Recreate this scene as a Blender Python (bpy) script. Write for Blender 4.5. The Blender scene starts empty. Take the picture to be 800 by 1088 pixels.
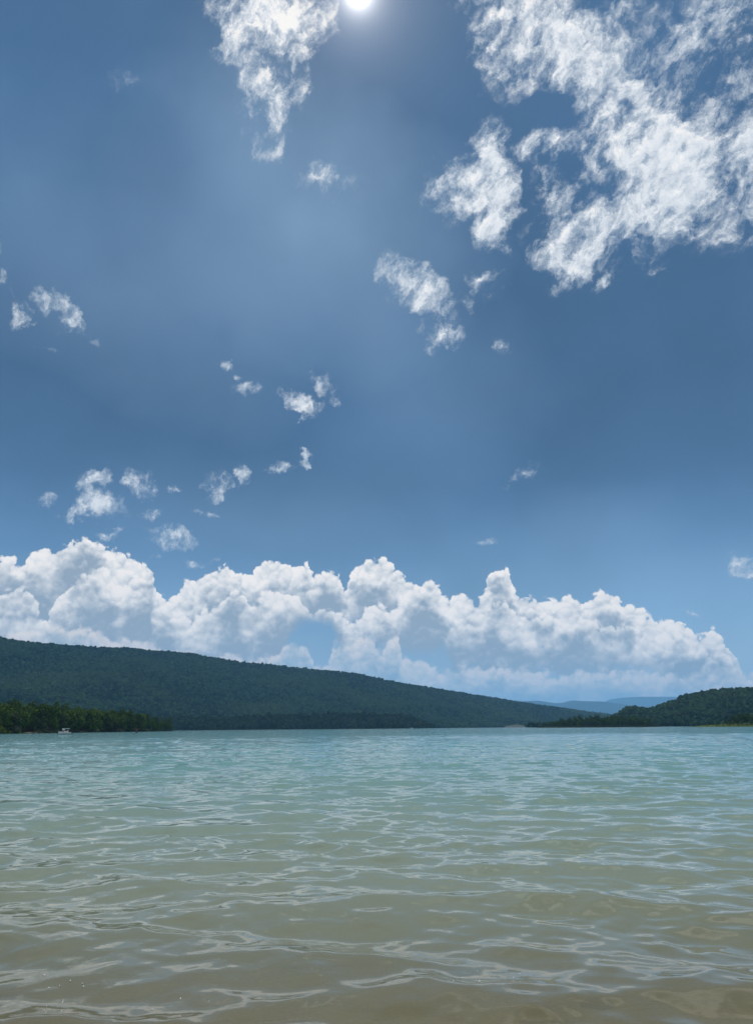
import bpy, bmesh, math, random
import numpy as np
from mathutils import Vector, Matrix, Euler

random.seed(11)
rng = np.random.default_rng(11)
sc = bpy.context.scene
COL = sc.collection
F_PX = 785.0                                  # focal length, for a picture 1088 high
PITCH, ROLL, CAM_H = math.radians(16.3), math.radians(0.463), 1.6

# ------------------------------------------------------------------ camera
Fv = Vector((0, math.cos(PITCH), math.sin(PITCH)))
X0 = Vector((1, 0, 0)); U0 = Vector((0, -math.sin(PITCH), math.cos(PITCH)))
Rv = X0 * math.cos(ROLL) - U0 * math.sin(ROLL)
Uv = U0 * math.cos(ROLL) + X0 * math.sin(ROLL)
cam = bpy.data.cameras.new('camera'); co = bpy.data.objects.new('camera', cam); COL.objects.link(co)
cam.sensor_fit = 'VERTICAL'; cam.angle = 2 * math.atan(544 / F_PX)
cam.clip_start = 0.1; cam.clip_end = 80000
B = -Fv
co.matrix_world = Matrix(((Rv.x, Uv.x, B.x, 0), (Rv.y, Uv.y, B.y, 0), (Rv.z, Uv.z, B.z, CAM_H), (0, 0, 0, 1)))
sc.camera = co


def pdir(x, y):
    return (Fv * F_PX + Rv * (x - 400) + Uv * (544 - y)).normalized()


def azel(x, y):
    d = pdir(x, y)
    return math.atan2(d.x, d.y), math.asin(d.z)


def horizon_px(x):
    return 773.8 - (x - 400) * math.tan(ROLL)


def at(x, dist, z=0.0):
    """ground point at horizontal distance dist in the direction of picture column x"""
    a = azel(x, horizon_px(x))[0]
    return Vector((math.sin(a) * dist, math.cos(a) * dist, z))


SUN = pdir(381, -8)
SUN_AZ, SUN_EL = math.atan2(SUN.x, SUN.y), math.asin(SUN.z)

# ------------------------------------------------------------------ render settings
sc.view_settings.view_transform = 'Standard'; sc.view_settings.look = 'None'
sc.view_settings.exposure = 0; sc.view_settings.gamma = 1
cy = sc.cycles
cy.max_bounces = 6; cy.diffuse_bounces = 2; cy.glossy_bounces = 3; cy.transmission_bounces = 2
cy.volume_bounces = 0; cy.transparent_max_bounces = 8
cy.sample_clamp_indirect = 4.0; cy.caustics_reflective = False; cy.caustics_refractive = False
try:
    cy.use_denoising = True; cy.denoiser = 'OPENIMAGEDENOISE'
    cy.denoising_input_passes = 'RGB_ALBEDO_NORMAL'; cy.denoising_prefilter = 'ACCURATE'
except Exception:
    pass


# ------------------------------------------------------------------ node helper
class G:
    """small helper that writes node trees; values are sockets, numbers or tuples"""
    def __init__(self, nt):
        self.nt = nt

    def n(self, t, **kw):
        nd = self.nt.nodes.new(t)
        for k, v in kw.items():
            setattr(nd, k, v)
        return nd

    def put(self, sock, v):
        if isinstance(v, bpy.types.NodeSocket):
            self.nt.links.new(v, sock)
        elif v is not None:
            if sock.type == 'RGBA' and hasattr(v, '__len__') and len(v) == 3:
                v = (*v, 1)
            sock.default_value = v

    def m(self, op, a, b=None, c=None, clamp=False):
        nd = self.n('ShaderNodeMath', operation=op, use_clamp=clamp)
        for i, v in enumerate((a, b, c)):
            self.put(nd.inputs[i], v)
        return nd.outputs[0]

    def v(self, op, a, b=None, scale=None):
        nd = self.n('ShaderNodeVectorMath', operation=op)
        self.put(nd.inputs[0], a)
        if b is not None: self.put(nd.inputs[1], b)
        if scale is not None: self.put(nd.inputs['Scale'], scale)
        return nd.outputs['Value' if op in ('DOT_PRODUCT', 'LENGTH', 'DISTANCE') else 'Vector']

    def sstep(self, x, lo, hi, a=0.0, b=1.0):
        nd = self.n('ShaderNodeMapRange', interpolation_type='SMOOTHSTEP')
        for i, q in enumerate((x, lo, hi, a, b)):
            self.put(nd.inputs[i], q)
        return nd.outputs[0]

    def lin(self, x, lo, hi, a=0.0, b=1.0):
        nd = self.n('ShaderNodeMapRange', interpolation_type='LINEAR')
        for i, q in enumerate((x, lo, hi, a, b)):
            self.put(nd.inputs[i], q)
        return nd.outputs[0]

    def noise(self, vec, scale, detail=4, rough=0.5, lac=2.0, dist=0.0, dim='3D', out=0, kind='FBM'):
        nd = self.n('ShaderNodeTexNoise', noise_dimensions=dim)
        nd.noise_type = kind
        self.put(nd.inputs['Vector'], vec)
        for k, q in (('Scale', scale), ('Detail', detail), ('Roughness', rough), ('Lacunarity', lac), ('Distortion', dist)):
            self.put(nd.inputs[k], q)
        return nd.outputs[out]

    def mix(self, f, a, b, blend='MIX', clamp=True):
        nd = self.n('ShaderNodeMix', data_type='RGBA', blend_type=blend); nd.clamp_factor = clamp
        self.put(nd.inputs[0], f); self.put(nd.inputs[6], a); self.put(nd.inputs[7], b)
        return nd.outputs[2]

    def ramp(self, f, stops, interp='LINEAR'):
        nd = self.n('ShaderNodeValToRGB'); cr = nd.color_ramp; cr.interpolation = interp
        while len(cr.elements) < len(stops): cr.elements.new(0.5)
        for e, (p, c) in zip(cr.elements, stops):
            e.position = p; e.color = (*c, 1)
        self.put(nd.inputs[0], f)
        return nd.outputs[0]

    def curve(self, f, pts):
        nd = self.n('ShaderNodeFloatCurve'); cu = nd.mapping.curves[0]
        while len(cu.points) < len(pts): cu.points.new(0.5, 0.5)
        for p, (x, y) in zip(cu.points, pts):
            p.location = (x, y); p.handle_type = 'AUTO_CLAMPED'
        nd.mapping.update()
        self.put(nd.inputs['Value'], f)
        return nd.outputs[0]


def srgb(r, g, b):
    f = lambda c: c / 12.92 if c <= .04045 else ((c + .055) / 1.055) ** 2.4
    return (f(r / 255), f(g / 255), f(b / 255))


# ------------------------------------------------------------------ sky
world = bpy.data.worlds.new('World'); sc.world = world; world.use_nodes = True
nt = world.node_tree; nt.nodes.clear(); g = G(nt)
STR = 0.1


def k10(c):
    return tuple(q / STR for q in c)


DIR = g.n('ShaderNodeTexCoord').outputs['Generated']
sep = g.n('ShaderNodeSeparateXYZ'); g.put(sep.inputs[0], DIR)
AZ = g.m('ARCTAN2', sep.outputs[0], sep.outputs[1]); EL = g.m('ARCSINE', sep.outputs[2])
sky = g.n('ShaderNodeTexSky', sky_type='NISHITA', sun_disc=False, sun_elevation=SUN_EL, sun_rotation=SUN_AZ,
          dust_density=0.3, air_density=1.0, ozone_density=2.0)
# a clear deep summer sky: Nishita pulled towards the deep blue of the day
elf = g.lin(EL, 0, math.radians(60))
deep = g.ramp(elf, [(0, k10(srgb(176, 196, 212))), (0.06, k10(srgb(160, 187, 209))), (0.12, k10(srgb(132, 168, 201))), (0.21, k10(srgb(92, 130, 170))),
                    (0.30, k10(srgb(69, 103, 142))), (0.42, k10(srgb(61, 93, 131))), (0.62, k10(srgb(64, 98, 137))),
                    (0.8, k10(srgb(64, 98, 136))), (1, k10(srgb(58, 90, 126)))])
big = g.noise(DIR, 3.4, 3, 0.5)
warp0 = g.v('SUBTRACT', g.noise(DIR, 5.0, 4, 0.55, out=1), (0.5, 0.5, 0.5))
base = g.mix(0.02, deep, sky.outputs[0])
base = g.mix(1.0, base, g.v('ADD', (0.0, 0.0, 0.0), g.lin(big, 0.3, 0.7, 0.76, 1.10)), 'MULTIPLY')


def lobes(vec, items):
    """sum of soft ellipses set in the sky: x, y, half width, half height, tilt (deg), strength"""
    total = None
    for (x, y, rx, ry, rot, st) in items:
        c = pdir(x, y); s = c.dot(Fv) / F_PX * (0.9 if rx < 30 else 1.0)
        e1 = Vector((c.y, -c.x, 0)).normalized(); e2 = e1.cross(c).normalized()
        a = math.radians(rot)
        ax = e1 * math.cos(a) + e2 * math.sin(a); ay = c.cross(ax).normalized()
        M = Matrix((ax, ay, c)).transposed()
        mp = g.n('ShaderNodeMapping', vector_type='TEXTURE')
        g.put(mp.inputs[0], vec)
        mp.inputs[1].default_value = c; mp.inputs[2].default_value = M.to_euler(); mp.inputs[3].default_value = (rx * s, ry * s, 0.25)
        gr = g.n('ShaderNodeTexGradient', gradient_type='SPHERICAL'); g.put(gr.inputs[0], mp.outputs[0])
        total = g.m('MULTIPLY', gr.outputs['Fac'], st) if total is None else g.m('MULTIPLY_ADD', gr.outputs['Fac'], st, total)
    return total


# thin high veil: pale where it is thick
V0 = g.v('ADD', DIR, g.v('SCALE', warp0, scale=0.16))
veil = lobes(V0, [(330, 250, 230, 160, -25, .74), (150, 330, 220, 120, -15, .36), (40, 180, 130, 120, 0, .22), (470, 420, 150, 110, 0, .22),
                  (620, 600, 260, 70, 0, .25), (250, 110, 90, 120, 0, .25), (300, 560, 260, 90, 0, .2)])
base = g.mix(g.m('MULTIPLY', g.m('MINIMUM', veil, 0.7), 0.75), base, k10(srgb(150, 180, 210)))
# unseen broken bright cloud, added behind the viewer as front fill light
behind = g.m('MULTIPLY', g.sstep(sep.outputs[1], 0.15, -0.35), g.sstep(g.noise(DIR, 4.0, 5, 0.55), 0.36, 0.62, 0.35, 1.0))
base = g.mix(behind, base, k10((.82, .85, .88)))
sd = g.v('DOT_PRODUCT', DIR, tuple(SUN))
ang = g.m('ARCCOSINE', g.m('MINIMUM', sd, 0.9999999))


def expo(scale, amp):
    return g.m('MULTIPLY', g.m('POWER', 2.71828, g.m('MULTIPLY', ang, -1 / scale)), amp)


glow = g.m('ADD', g.m('ADD', expo(0.0070, 55.0), expo(0.030, 4.5)), expo(0.075, 1.0))
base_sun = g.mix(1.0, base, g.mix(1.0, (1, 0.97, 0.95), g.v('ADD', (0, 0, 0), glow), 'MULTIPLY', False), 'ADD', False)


# --- scattered fair-weather clouds: soft ellipses in the sky, broken up by noise
warpn = g.v('SUBTRACT', g.noise(DIR, 9.0, 9, 0.66, out=1), (0.5, 0.5, 0.5))
WD = g.v('ADD', DIR, g.v('SCALE', warpn, scale=0.115))
left_items = [  # x, y, half width, half height, tilt (deg), strength
    (290, -4, 66, 40, 0, 1.3), (284, 34, 44, 34, 0, 1.0), (326, 24, 30, 40, 10, 1.05), (250, 56, 22, 20, 0, .6), (248, 20, 14, 18, 0, .5),
    (322, 68, 18, 30, 10, .55), (294, 92, 48, 34, 15, .72), (284, 128, 36, 34, -15, .66), (318, 112, 22, 20, 30, .4),
    (336, 184, 32, 24, 20, .55), (366, 205, 44, 34, -30, .24), (130, 85, 26, 16, 0, .2),
    (4, 294, 20, 12, 10, .8), (14, 324, 14, 26, -10, .85), (78, 341, 22, 18, -15, .92), (46, 312, 14, 22, 0, .52),
    (57, 372, 14, 8, 0, .6), (66, 316, 14, 14, 0, .6), (100, 362, 24, 10, -20, .32), (2, 258, 12, 22, 0, .55), (30, 338, 12, 8, 0, .4),
    (241, 386, 15, 8, 0, 1.05), (318, 438, 28, 18, -8, .95), (342, 408, 20, 26, 20, .72), (263, 421, 22, 14, -30, .62),
    (258, 398, 12, 8, 0, .55), (350, 432, 12, 9, 0, .5), (293, 493, 19, 10, 8, 1.05), (319, 490, 14, 8, 0, .66), (257, 497, 10, 16, 0, .78),
    (229, 508, 24, 16, 35, .78), (222, 521, 16, 11, 0, .62), (214, 547, 18, 7, 0, .66), (186, 517, 13, 10, 0, .5),
    (101, 514, 24, 18, 25, .98), (84, 521, 14, 8, 0, .6), (103, 543, 36, 17, -5, 1.12), (69, 548, 13, 9, 0, .72), (143, 516, 20, 18, 40, .8), (156, 523, 14, 14, 0, .75),
    (160, 547, 18, 8, 10, .82), (178, 575, 36, 13, -10, 1.08), (204, 601, 23, 6, 0, .9), (118, 567, 22, 7, 5, .75),
    (40, 538, 14, 12, 0, .78), (166, 595, 14, 6, 0, .55),
]
right_items = [
    (548, 8, 60, 50, -20, 1.05), (534, 52, 36, 56, 0, .72), (596, 34, 66, 52, -35, 1.15), (640, 72, 62, 50, -40, 1.25), (660, 118, 62, 44, -35, 1.2),
    (704, 146, 72, 56, -30, 1.15), (748, 172, 64, 62, 0, 1.15), (786, 150, 40, 70, 0, .9), (700, 206, 70, 50, 20, .95), (664, 6, 40, 26, 0, .45),
    (596, 252, 48, 62, 10, 1.05), (582, 208, 32, 34, 30, .72), (644, 250, 50, 40, 25, .92), (700, 244, 60, 40, 15, .62),
    (604, 290, 40, 24, 10, .72), (650, 296, 24, 10, 25, .7), (692, 288, 18, 28, 0, .5), (578, 158, 44, 24, 0, .66),
    (632, 176, 64, 34, -20, .60), (748, 36, 90, 66, 0, .56), (782, 60, 60, 90, 0, .5), (764, 240, 56, 36, 0, .55), (800, 200, 40, 60, 0, .75),
    (520, 160, 24, 44, -12, .98), (508, 196, 40, 34, 10, .70), (526, 222, 28, 60, -6, .98), (478, 214, 36, 34, 0, .80),
    (532, 254, 18, 26, 0, .7), (488, 180, 34, 24, 0, .42),
    (515, 292, 28, 12, 8, 1.0), (518, 306, 24, 12, 5, .85), (438, 308, 44, 22, -20, .98), (408, 294, 30, 20, 0, .55), (462, 348, 30, 34, 0, .66),
    (458, 368, 26, 18, 0, .6), (531, 356, 20, 20, 0, .5), (562, 508, 26, 9, 30, .5), (545, 525, 16, 10, 0, .55), (486, 318, 22, 14, 0, .35),
    (422, 553, 18, 10, 0, .36), (513, 570, 22, 9, 20, .36), (794, 598, 34, 19, 0, 1.7), (784, 600, 22, 13, 0, 1.2), (752, 632, 14, 16, 0, .34),
    (736, 652, 16, 8, 0, .28), (490, 4, 22, 16, 0, .6),
]
FIB = (pdir(640, 60) - pdir(560, 200)).normalized()      # the direction the cloud fibres are drawn out in
fd = g.v('SUBTRACT', DIR, g.v('SCALE', tuple(FIB), scale=g.m('MULTIPLY', g.v('DOT_PRODUCT', DIR, tuple(FIB)), 0.33)))
fdw = g.v('ADD', fd, g.v('SCALE', warpn, scale=0.05))
n1 = g.noise(g.v('ADD', fdw, (0.7, 0.3, 0.0)), 15.0, 12, 0.66)
n2 = g.noise(g.v('ADD', fdw, (3.1, 1.7, 0.4)), 56.0, 10, 0.68)
up_ = Vector((0.0, -0.004, 0.008))
n2s = g.noise(g.v('ADD', fdw, tuple(Vector((3.1, 1.7, 0.4)) + up_ * 0.7)), 56.0, 6, 0.66)
n1s = g.noise(g.v('ADD', fdw, tuple(Vector((0.7, 0.3, 0.0)) + up_ * 1.4)), 15.0, 6, 0.66)
relief_hi = g.m('ADD', g.m('SUBTRACT', n1, n1s), g.m('MULTIPLY', g.m('SUBTRACT', n2, n2s), 0.7))


def scattered(items, base_col):
    L = lobes(WD, items)
    Lm = g.m('ADD', g.m('MULTIPLY', g.m('MINIMUM', L, 1.0), 0.80), g.m('MULTIPLY', g.m('MINIMUM', L, 2.0), 0.12))
    rag = g.m('MULTIPLY_ADD', g.m('SUBTRACT', n1, 0.5), 3.2, g.m('MULTIPLY', g.m('SUBTRACT', n2, 0.5), 3.2))
    d = g.m('MULTIPLY_ADD', rag, g.sstep(L, 0.0, 0.5, 0.55, 1.15), Lm)
    d = g.m('MULTIPLY', d, g.sstep(L, 0.0, 0.22))
    a = g.m('ADD', g.m('MULTIPLY', g.sstep(d, 0.06, 1.30), 0.74), g.m('MULTIPLY', g.sstep(d, -0.12, 0.6), 0.15))
    a = g.m('ADD', a, g.m('MULTIPLY', g.sstep(L, 0.0, 1.0), g.lin(n1, 0.35, 0.65, 0.0, 0.12)))
    core = g.lin(d, 0.15, 1.35, 0.42, 0.76)
    tone = g.m('MULTIPLY_ADD', relief_hi, 1.0, g.m('MULTIPLY_ADD', g.m('SUBTRACT', n2, 0.5), 0.28, core))
    near = g.m('MULTIPLY', g.m('POWER', 2.71828, g.m('MULTIPLY', ang, -1 / 0.085)), 0.62)
    tone = g.m('ADD', tone, near, clamp=False)
    colr = g.ramp(tone, [(0.0, k10(srgb(136, 154, 176))), (0.35, k10(srgb(172, 186, 202))), (0.62, k10(srgb(205, 213, 222))),
                         (0.85, k10(srgb(233, 236, 240))), (1.0, k10((1.0, 0.97, 0.93)))])
    return g.mix(a, base_col, colr)


LIM = 0.5


def prof(pts):
    out = []
    for x, y in pts:
        a, e = azel(x, y)
        out.append(((a + LIM) / (2 * LIM), e / 0.3))
    out.sort()
    out[0] = (0.0, out[0][1]); out[-1] = (1.0, out[-1][1])
    return out


L1_top = [(-150, 640), (-60, 600), (0, 596), (12, 594), (22, 603), (34, 592), (52, 580), (76, 575), (104, 578), (130, 585), (148, 596), (157, 606),
          (164, 618), (172, 632), (184, 637), (192, 622), (214, 609), (244, 605), (252, 612), (264, 613), (274, 601), (290, 594), (308, 601),
          (328, 603), (335, 616), (344, 608), (359, 605), (364, 622), (368, 626), (372, 616), (384, 601), (400, 595), (420, 602), (428, 609),
          (440, 619), (462, 624), (470, 636), (480, 639), (490, 629), (504, 634), (514, 631), (522, 613), (533, 605), (543, 612), (548, 627),
          (566, 633), (582, 640), (600, 635), (612, 640), (628, 638), (640, 629), (652, 628), (660, 642), (676, 650), (690, 656), (700, 661),
          (718, 658), (732, 668), (746, 676), (752, 672), (766, 678), (776, 694), (784, 708), (800, 722), (900, 735)]
L1_bot = [(-150, 780), (0, 780), (270, 780), (298, 704), (318, 664), (340, 654), (362, 660), (380, 664), (410, 682), (430, 692), (470, 690), (485, 712), (520, 716), (600, 716), (690, 716),
          (720, 735), (780, 738), (900, 740)]
L2_top = [(-150, 660), (-40, 634), (0, 630), (22, 628), (40, 640), (53, 656), (60, 640), (72, 626), (86, 612), (104, 607), (122, 612), (131, 624), (138, 618),
          (152, 613), (163, 618), (167, 634), (180, 640), (192, 652), (204, 660), (216, 652), (236, 641), (252, 634), (270, 642), (280, 634), (298, 630),
          (316, 636), (332, 652), (342, 640), (354, 640), (365, 648), (370, 664), (382, 656), (396, 645), (406, 645), (414, 654), (422, 636), (432, 625),
          (448, 622), (462, 625), (470, 636), (482, 648), (504, 652), (524, 642), (546, 650), (566, 660), (592, 656), (620, 652), (640, 664), (662, 668),
          (684, 674), (702, 684), (722, 678), (740, 692), (760, 690), (776, 706), (800, 730), (900, 745)]
L2_bot = [(-150, 780), (0, 780), (270, 770), (298, 684), (322, 652), (352, 656), (365, 688), (420, 684), (440, 660), (475, 668), (500, 690), (560, 700), (620, 700), (700, 712), (740, 725), (900, 740)]
L3_top = [(-150, 690), (0, 680), (60, 668), (120, 676), (180, 690), (240, 700), (280, 704), (298, 690), (306, 684), (318, 684), (328, 690), (336, 706), (346, 706), (352, 694), (362, 682),
          (370, 679), (377, 684), (388, 679), (398, 684), (404, 692), (410, 676), (418, 672), (425, 690), (430, 697), (446, 697), (456, 708), (470, 713), (500, 711), (540, 712), (580, 716), (640, 717), (700, 716), (760, 716), (800, 714), (900, 716)]


def bank():
    """the cumulus bank over the far hills: three ranks of towers, each with a traced skyline and fractal billows"""
    p = g.n('ShaderNodeCombineXYZ'); g.put(p.inputs[0], AZ); g.put(p.inputs[1], EL)
    P = p.outputs[0]
    wn = g.v('SUBTRACT', g.noise(P, 30.0, 5, 0.62, out=1), (0.5, 0.5, 0.5))
    PW = g.v('ADD', P, g.v('SCALE', wn, scale=0.026))

    def dome(vec, scale):
        nd = g.n('ShaderNodeTexVoronoi', voronoi_dimensions='2D', feature='F1')
        g.put(nd.inputs['Vector'], vec); nd.inputs['Scale'].default_value = scale
        dd = nd.outputs['Distance']
        return g.m('SUBTRACT', 1.0, g.m('MULTIPLY', dd, dd))

    def billow(vec):
        v2 = g.v('ADD', vec, (1.37, 0.61, 0)); v3 = g.v('ADD', vec, (2.9, 1.9, 0))
        return g.m('MULTIPLY_ADD', dome(vec, 17.0), 0.46, g.m('MULTIPLY_ADD', dome(v2, 43.0), 0.29, g.m('MULTIPLY', dome(v3, 98.0), 0.25)))
    B1 = billow(PW)
    B2 = billow(g.v('ADD', PW, (-0.0008, 0.0052, 0)))
    relief = g.m('SUBTRACT', B1, B2)
    fine = g.noise(PW, 150.0, 6, 0.70)
    soft = g.noise(P, 22.0, 4, 0.55)
    wsep = g.n('ShaderNodeSeparateXYZ'); g.put(wsep.inputs[0], PW)
    azf = g.m('MULTIPLY_ADD', wsep.outputs[0], 1 / (2 * LIM), 0.5)
    azc = g.m('MULTIPLY_ADD', AZ, 1 / (2 * LIM), 0.5)
    col = scat
    pw = 1 / F_PX

    def rank(col, top, bot, amp, edge, gray_at, dark, opac, botsoft, pal):
        t = g.m('MULTIPLY', g.curve(azf, prof(top)), 0.3)
        h = g.m('SUBTRACT', t, EL)                     # depth below this rank's skyline
        d = g.m('MULTIPLY_ADD', g.m('SUBTRACT', B1, 0.80), amp * 2.6 * pw, h)
        d = g.m('MULTIPLY_ADD', g.m('SUBTRACT', fine, 0.5), amp * 0.7 * pw, d)
        a = g.sstep(d, -edge * pw, edge * pw)
        if bot:
            b = g.m('MULTIPLY', g.curve(azc, prof(bot)), 0.3)
            hb = g.m('MULTIPLY_ADD', g.m('SUBTRACT', soft, 0.5), 40 * pw, g.m('SUBTRACT', EL, b))
            a = g.m('MULTIPLY', a, g.sstep(hb, -botsoft * pw, botsoft * pw))
        a = g.m('MULTIPLY', a, opac)
        body = g.sstep(g.m('MULTIPLY_ADD', g.m('SUBTRACT', soft, 0.5), 150 * pw, d), 1 * pw, gray_at * pw, 1.0, dark)
        tone = g.m('MULTIPLY_ADD', g.m('MULTIPLY', relief, g.lin(soft, 0.35, 0.65, 0.55, 1.5)), 1.25, body)
        tone = g.m('MULTIPLY_ADD', g.m('SUBTRACT', fine, 0.5), 0.42, tone)
        tone = g.m('ADD', g.m('MULTIPLY_ADD', g.m('SUBTRACT', B1, 0.82), 0.9, tone), -0.11)
        cc = g.ramp(tone, pal)
        return g.mix(a, col, cc)
    def sun_lit(r, gg, b):
        c = srgb(r, gg, b); return k10((c[0] * 1.12, c[1] * 1.055, c[2] * 0.99))
    pal = [(0.0, sun_lit(146, 162, 180)), (0.25, sun_lit(165, 178, 193)), (0.5, sun_lit(192, 201, 211)),
           (0.78, sun_lit(226, 230, 235)), (1.0, sun_lit(248, 247, 247))]
    pal3 = [(0.0, sun_lit(142, 166, 188)), (0.3, sun_lit(168, 186, 202)), (0.6, sun_lit(196, 205, 214)),
            (0.85, sun_lit(222, 223, 226)), (1.0, sun_lit(242, 236, 235))]
    col = rank(col, L1_top, L1_bot, 14, 1.6, 54, 0.16, 1.0, 10, pal)
    col = rank(col, L2_top, L2_bot, 16, 2.2, 56, 0.02, 0.92, 12, pal)
    col = rank(col, L3_top, None, 12, 4.0, 40, 0.30, 0.72, 10, pal3)
    return col


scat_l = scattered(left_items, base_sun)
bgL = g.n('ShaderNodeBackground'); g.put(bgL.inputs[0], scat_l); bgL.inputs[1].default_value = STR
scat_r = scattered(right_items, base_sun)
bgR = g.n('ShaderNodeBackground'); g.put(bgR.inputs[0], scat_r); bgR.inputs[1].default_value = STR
side = g.m('GREATER_THAN', AZ, azel(398, 480)[0])
scat = g.mix(side, scat_l, scat_r)
bgB = g.n('ShaderNodeBackground'); g.put(bgB.inputs[0], bank()); bgB.inputs[1].default_value = STR
mLR = g.n('ShaderNodeMixShader'); g.put(mLR.inputs[0], side); g.put(mLR.inputs[1], bgL.outputs[0]); g.put(mLR.inputs[2], bgR.outputs[0])
low = g.m('LESS_THAN', EL, azel(400, 556)[1])
mB = g.n('ShaderNodeMixShader'); g.put(mB.inputs[0], low); g.put(mB.inputs[1], mLR.outputs[0]); g.put(mB.inputs[2], bgB.outputs[0])
wo = g.n('ShaderNodeOutputWorld'); nt.links.new(mB.outputs[0], wo.inputs['Surface'])
world.cycles.sampling_method = 'MANUAL'; world.cycles.sample_map_resolution = 512

# ------------------------------------------------------------------ sun
sl = bpy.data.lights.new('sun', 'SUN'); sl.energy = 4.6; sl.angle = math.radians(0.53); sl.color = (1, 0.95, 0.87)
so = bpy.data.objects.new('sun', sl); COL.objects.link(so)
so.rotation_mode = 'QUATERNION'; so.rotation_quaternion = SUN.to_track_quat('Z', 'Y'); so.location = (0, 0, 300)


# ------------------------------------------------------------------ object helpers
def tag(o, label=None, cat=None, group=None, kind=None):
    if label: o['label'] = label
    if cat: o['category'] = cat
    if group: o['group'] = group
    if kind: o['kind'] = kind
    return o


def mesh_from(name, verts, faces, mats=(), smooth=True):
    """verts (n,3) array; faces (m,k) int array (one k for all) or a list of polygons"""
    me = bpy.data.meshes.new(name)
    verts = np.asarray(verts, dtype=np.float32)
    if isinstance(faces, np.ndarray):
        m, k = faces.shape
        me.vertices.add(len(verts)); me.vertices.foreach_set('co', verts.ravel())
        me.loops.add(m * k); me.loops.foreach_set('vertex_index', faces.astype(np.int32).ravel())
        me.polygons.add(m); me.polygons.foreach_set('loop_start', np.arange(0, m * k, k, dtype=np.int32))
        me.update(calc_edges=True)
    else:
        me.from_pydata([tuple(map(float, q)) for q in verts], [], faces); me.update()
    me.polygons.foreach_set('use_smooth', [smooth] * len(me.polygons))
    for mt in mats: me.materials.append(mt)
    return me


def link(name, me, parent=None, loc=None):
    o = bpy.data.objects.new(name, me); COL.objects.link(o)
    if parent: o.parent = parent
    if loc is not None: o.location = loc
    return o


def grid_faces(nr, nc):
    i = np.arange(nr - 1)[:, None] * nc + np.arange(nc - 1)[None, :]
    return np.stack([i, i + 1, i + nc + 1, i + nc], -1).reshape(-1, 4)


def vnoise(x, y, seed=0):
    """smooth value noise in 2D, -1..1"""
    r = np.random.default_rng(seed); T = r.uniform(-1, 1, (256, 256))
    xi = np.floor(x).astype(int); yi = np.floor(y).astype(int); fx = x - xi; fy = y - yi
    fx = fx * fx * (3 - 2 * fx); fy = fy * fy * (3 - 2 * fy)
    q = lambda a, b: T[a % 256, b % 256]
    return (q(xi, yi) * (1 - fx) + q(xi + 1, yi) * fx) * (1 - fy) + (q(xi, yi + 1) * (1 - fx) + q(xi + 1, yi + 1) * fx) * fy


def fbm(x, y, oct=4, seed=0):
    s = 0; a = 1; t = 0
    for k in range(oct):
        s = s + a * vnoise(x * 2 ** k, y * 2 ** k, seed + k); t += a; a *= .5
    return s / t


def material(name):
    m = bpy.data.materials.new(name); m.use_nodes = True
    m.node_tree.nodes.clear(); q = G(m.node_tree)
    out = q.n('ShaderNodeOutputMaterial')
    return m, q, out


def plain(name, col, rough=0.6, var=0.12, scale=6.0, metal=0.0):
    dull = rough >= 0.85
    m, q, out = material(name)
    p = q.n('ShaderNodeBsdfPrincipled')
    nz = q.noise(q.n('ShaderNodeTexCoord').outputs['Object'], scale, 4, 0.6)
    c = q.mix(1.0, col, q.v('ADD', (0, 0, 0), q.lin(nz, 0.3, 0.7, 1 - var, 1 + var)), 'MULTIPLY')
    q.put(p.inputs['Base Color'], c); p.inputs['Roughness'].default_value = rough; p.inputs['Metallic'].default_value = metal
    if dull: p.inputs['Specular IOR Level'].default_value = 0.0
    m.node_tree.links.new(p.outputs[0], out.inputs[0])
    return m


# ------------------------------------------------------------------ water
WAVES = []


def wave_z(x, y):
    return sum(sl_ / (2 * math.pi / lm) * math.cos(2 * math.pi / lm * (x * math.cos(th) + y * math.sin(th)) + ph) for lm, th, sl_, ph in WAVES) * 0.8


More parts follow.
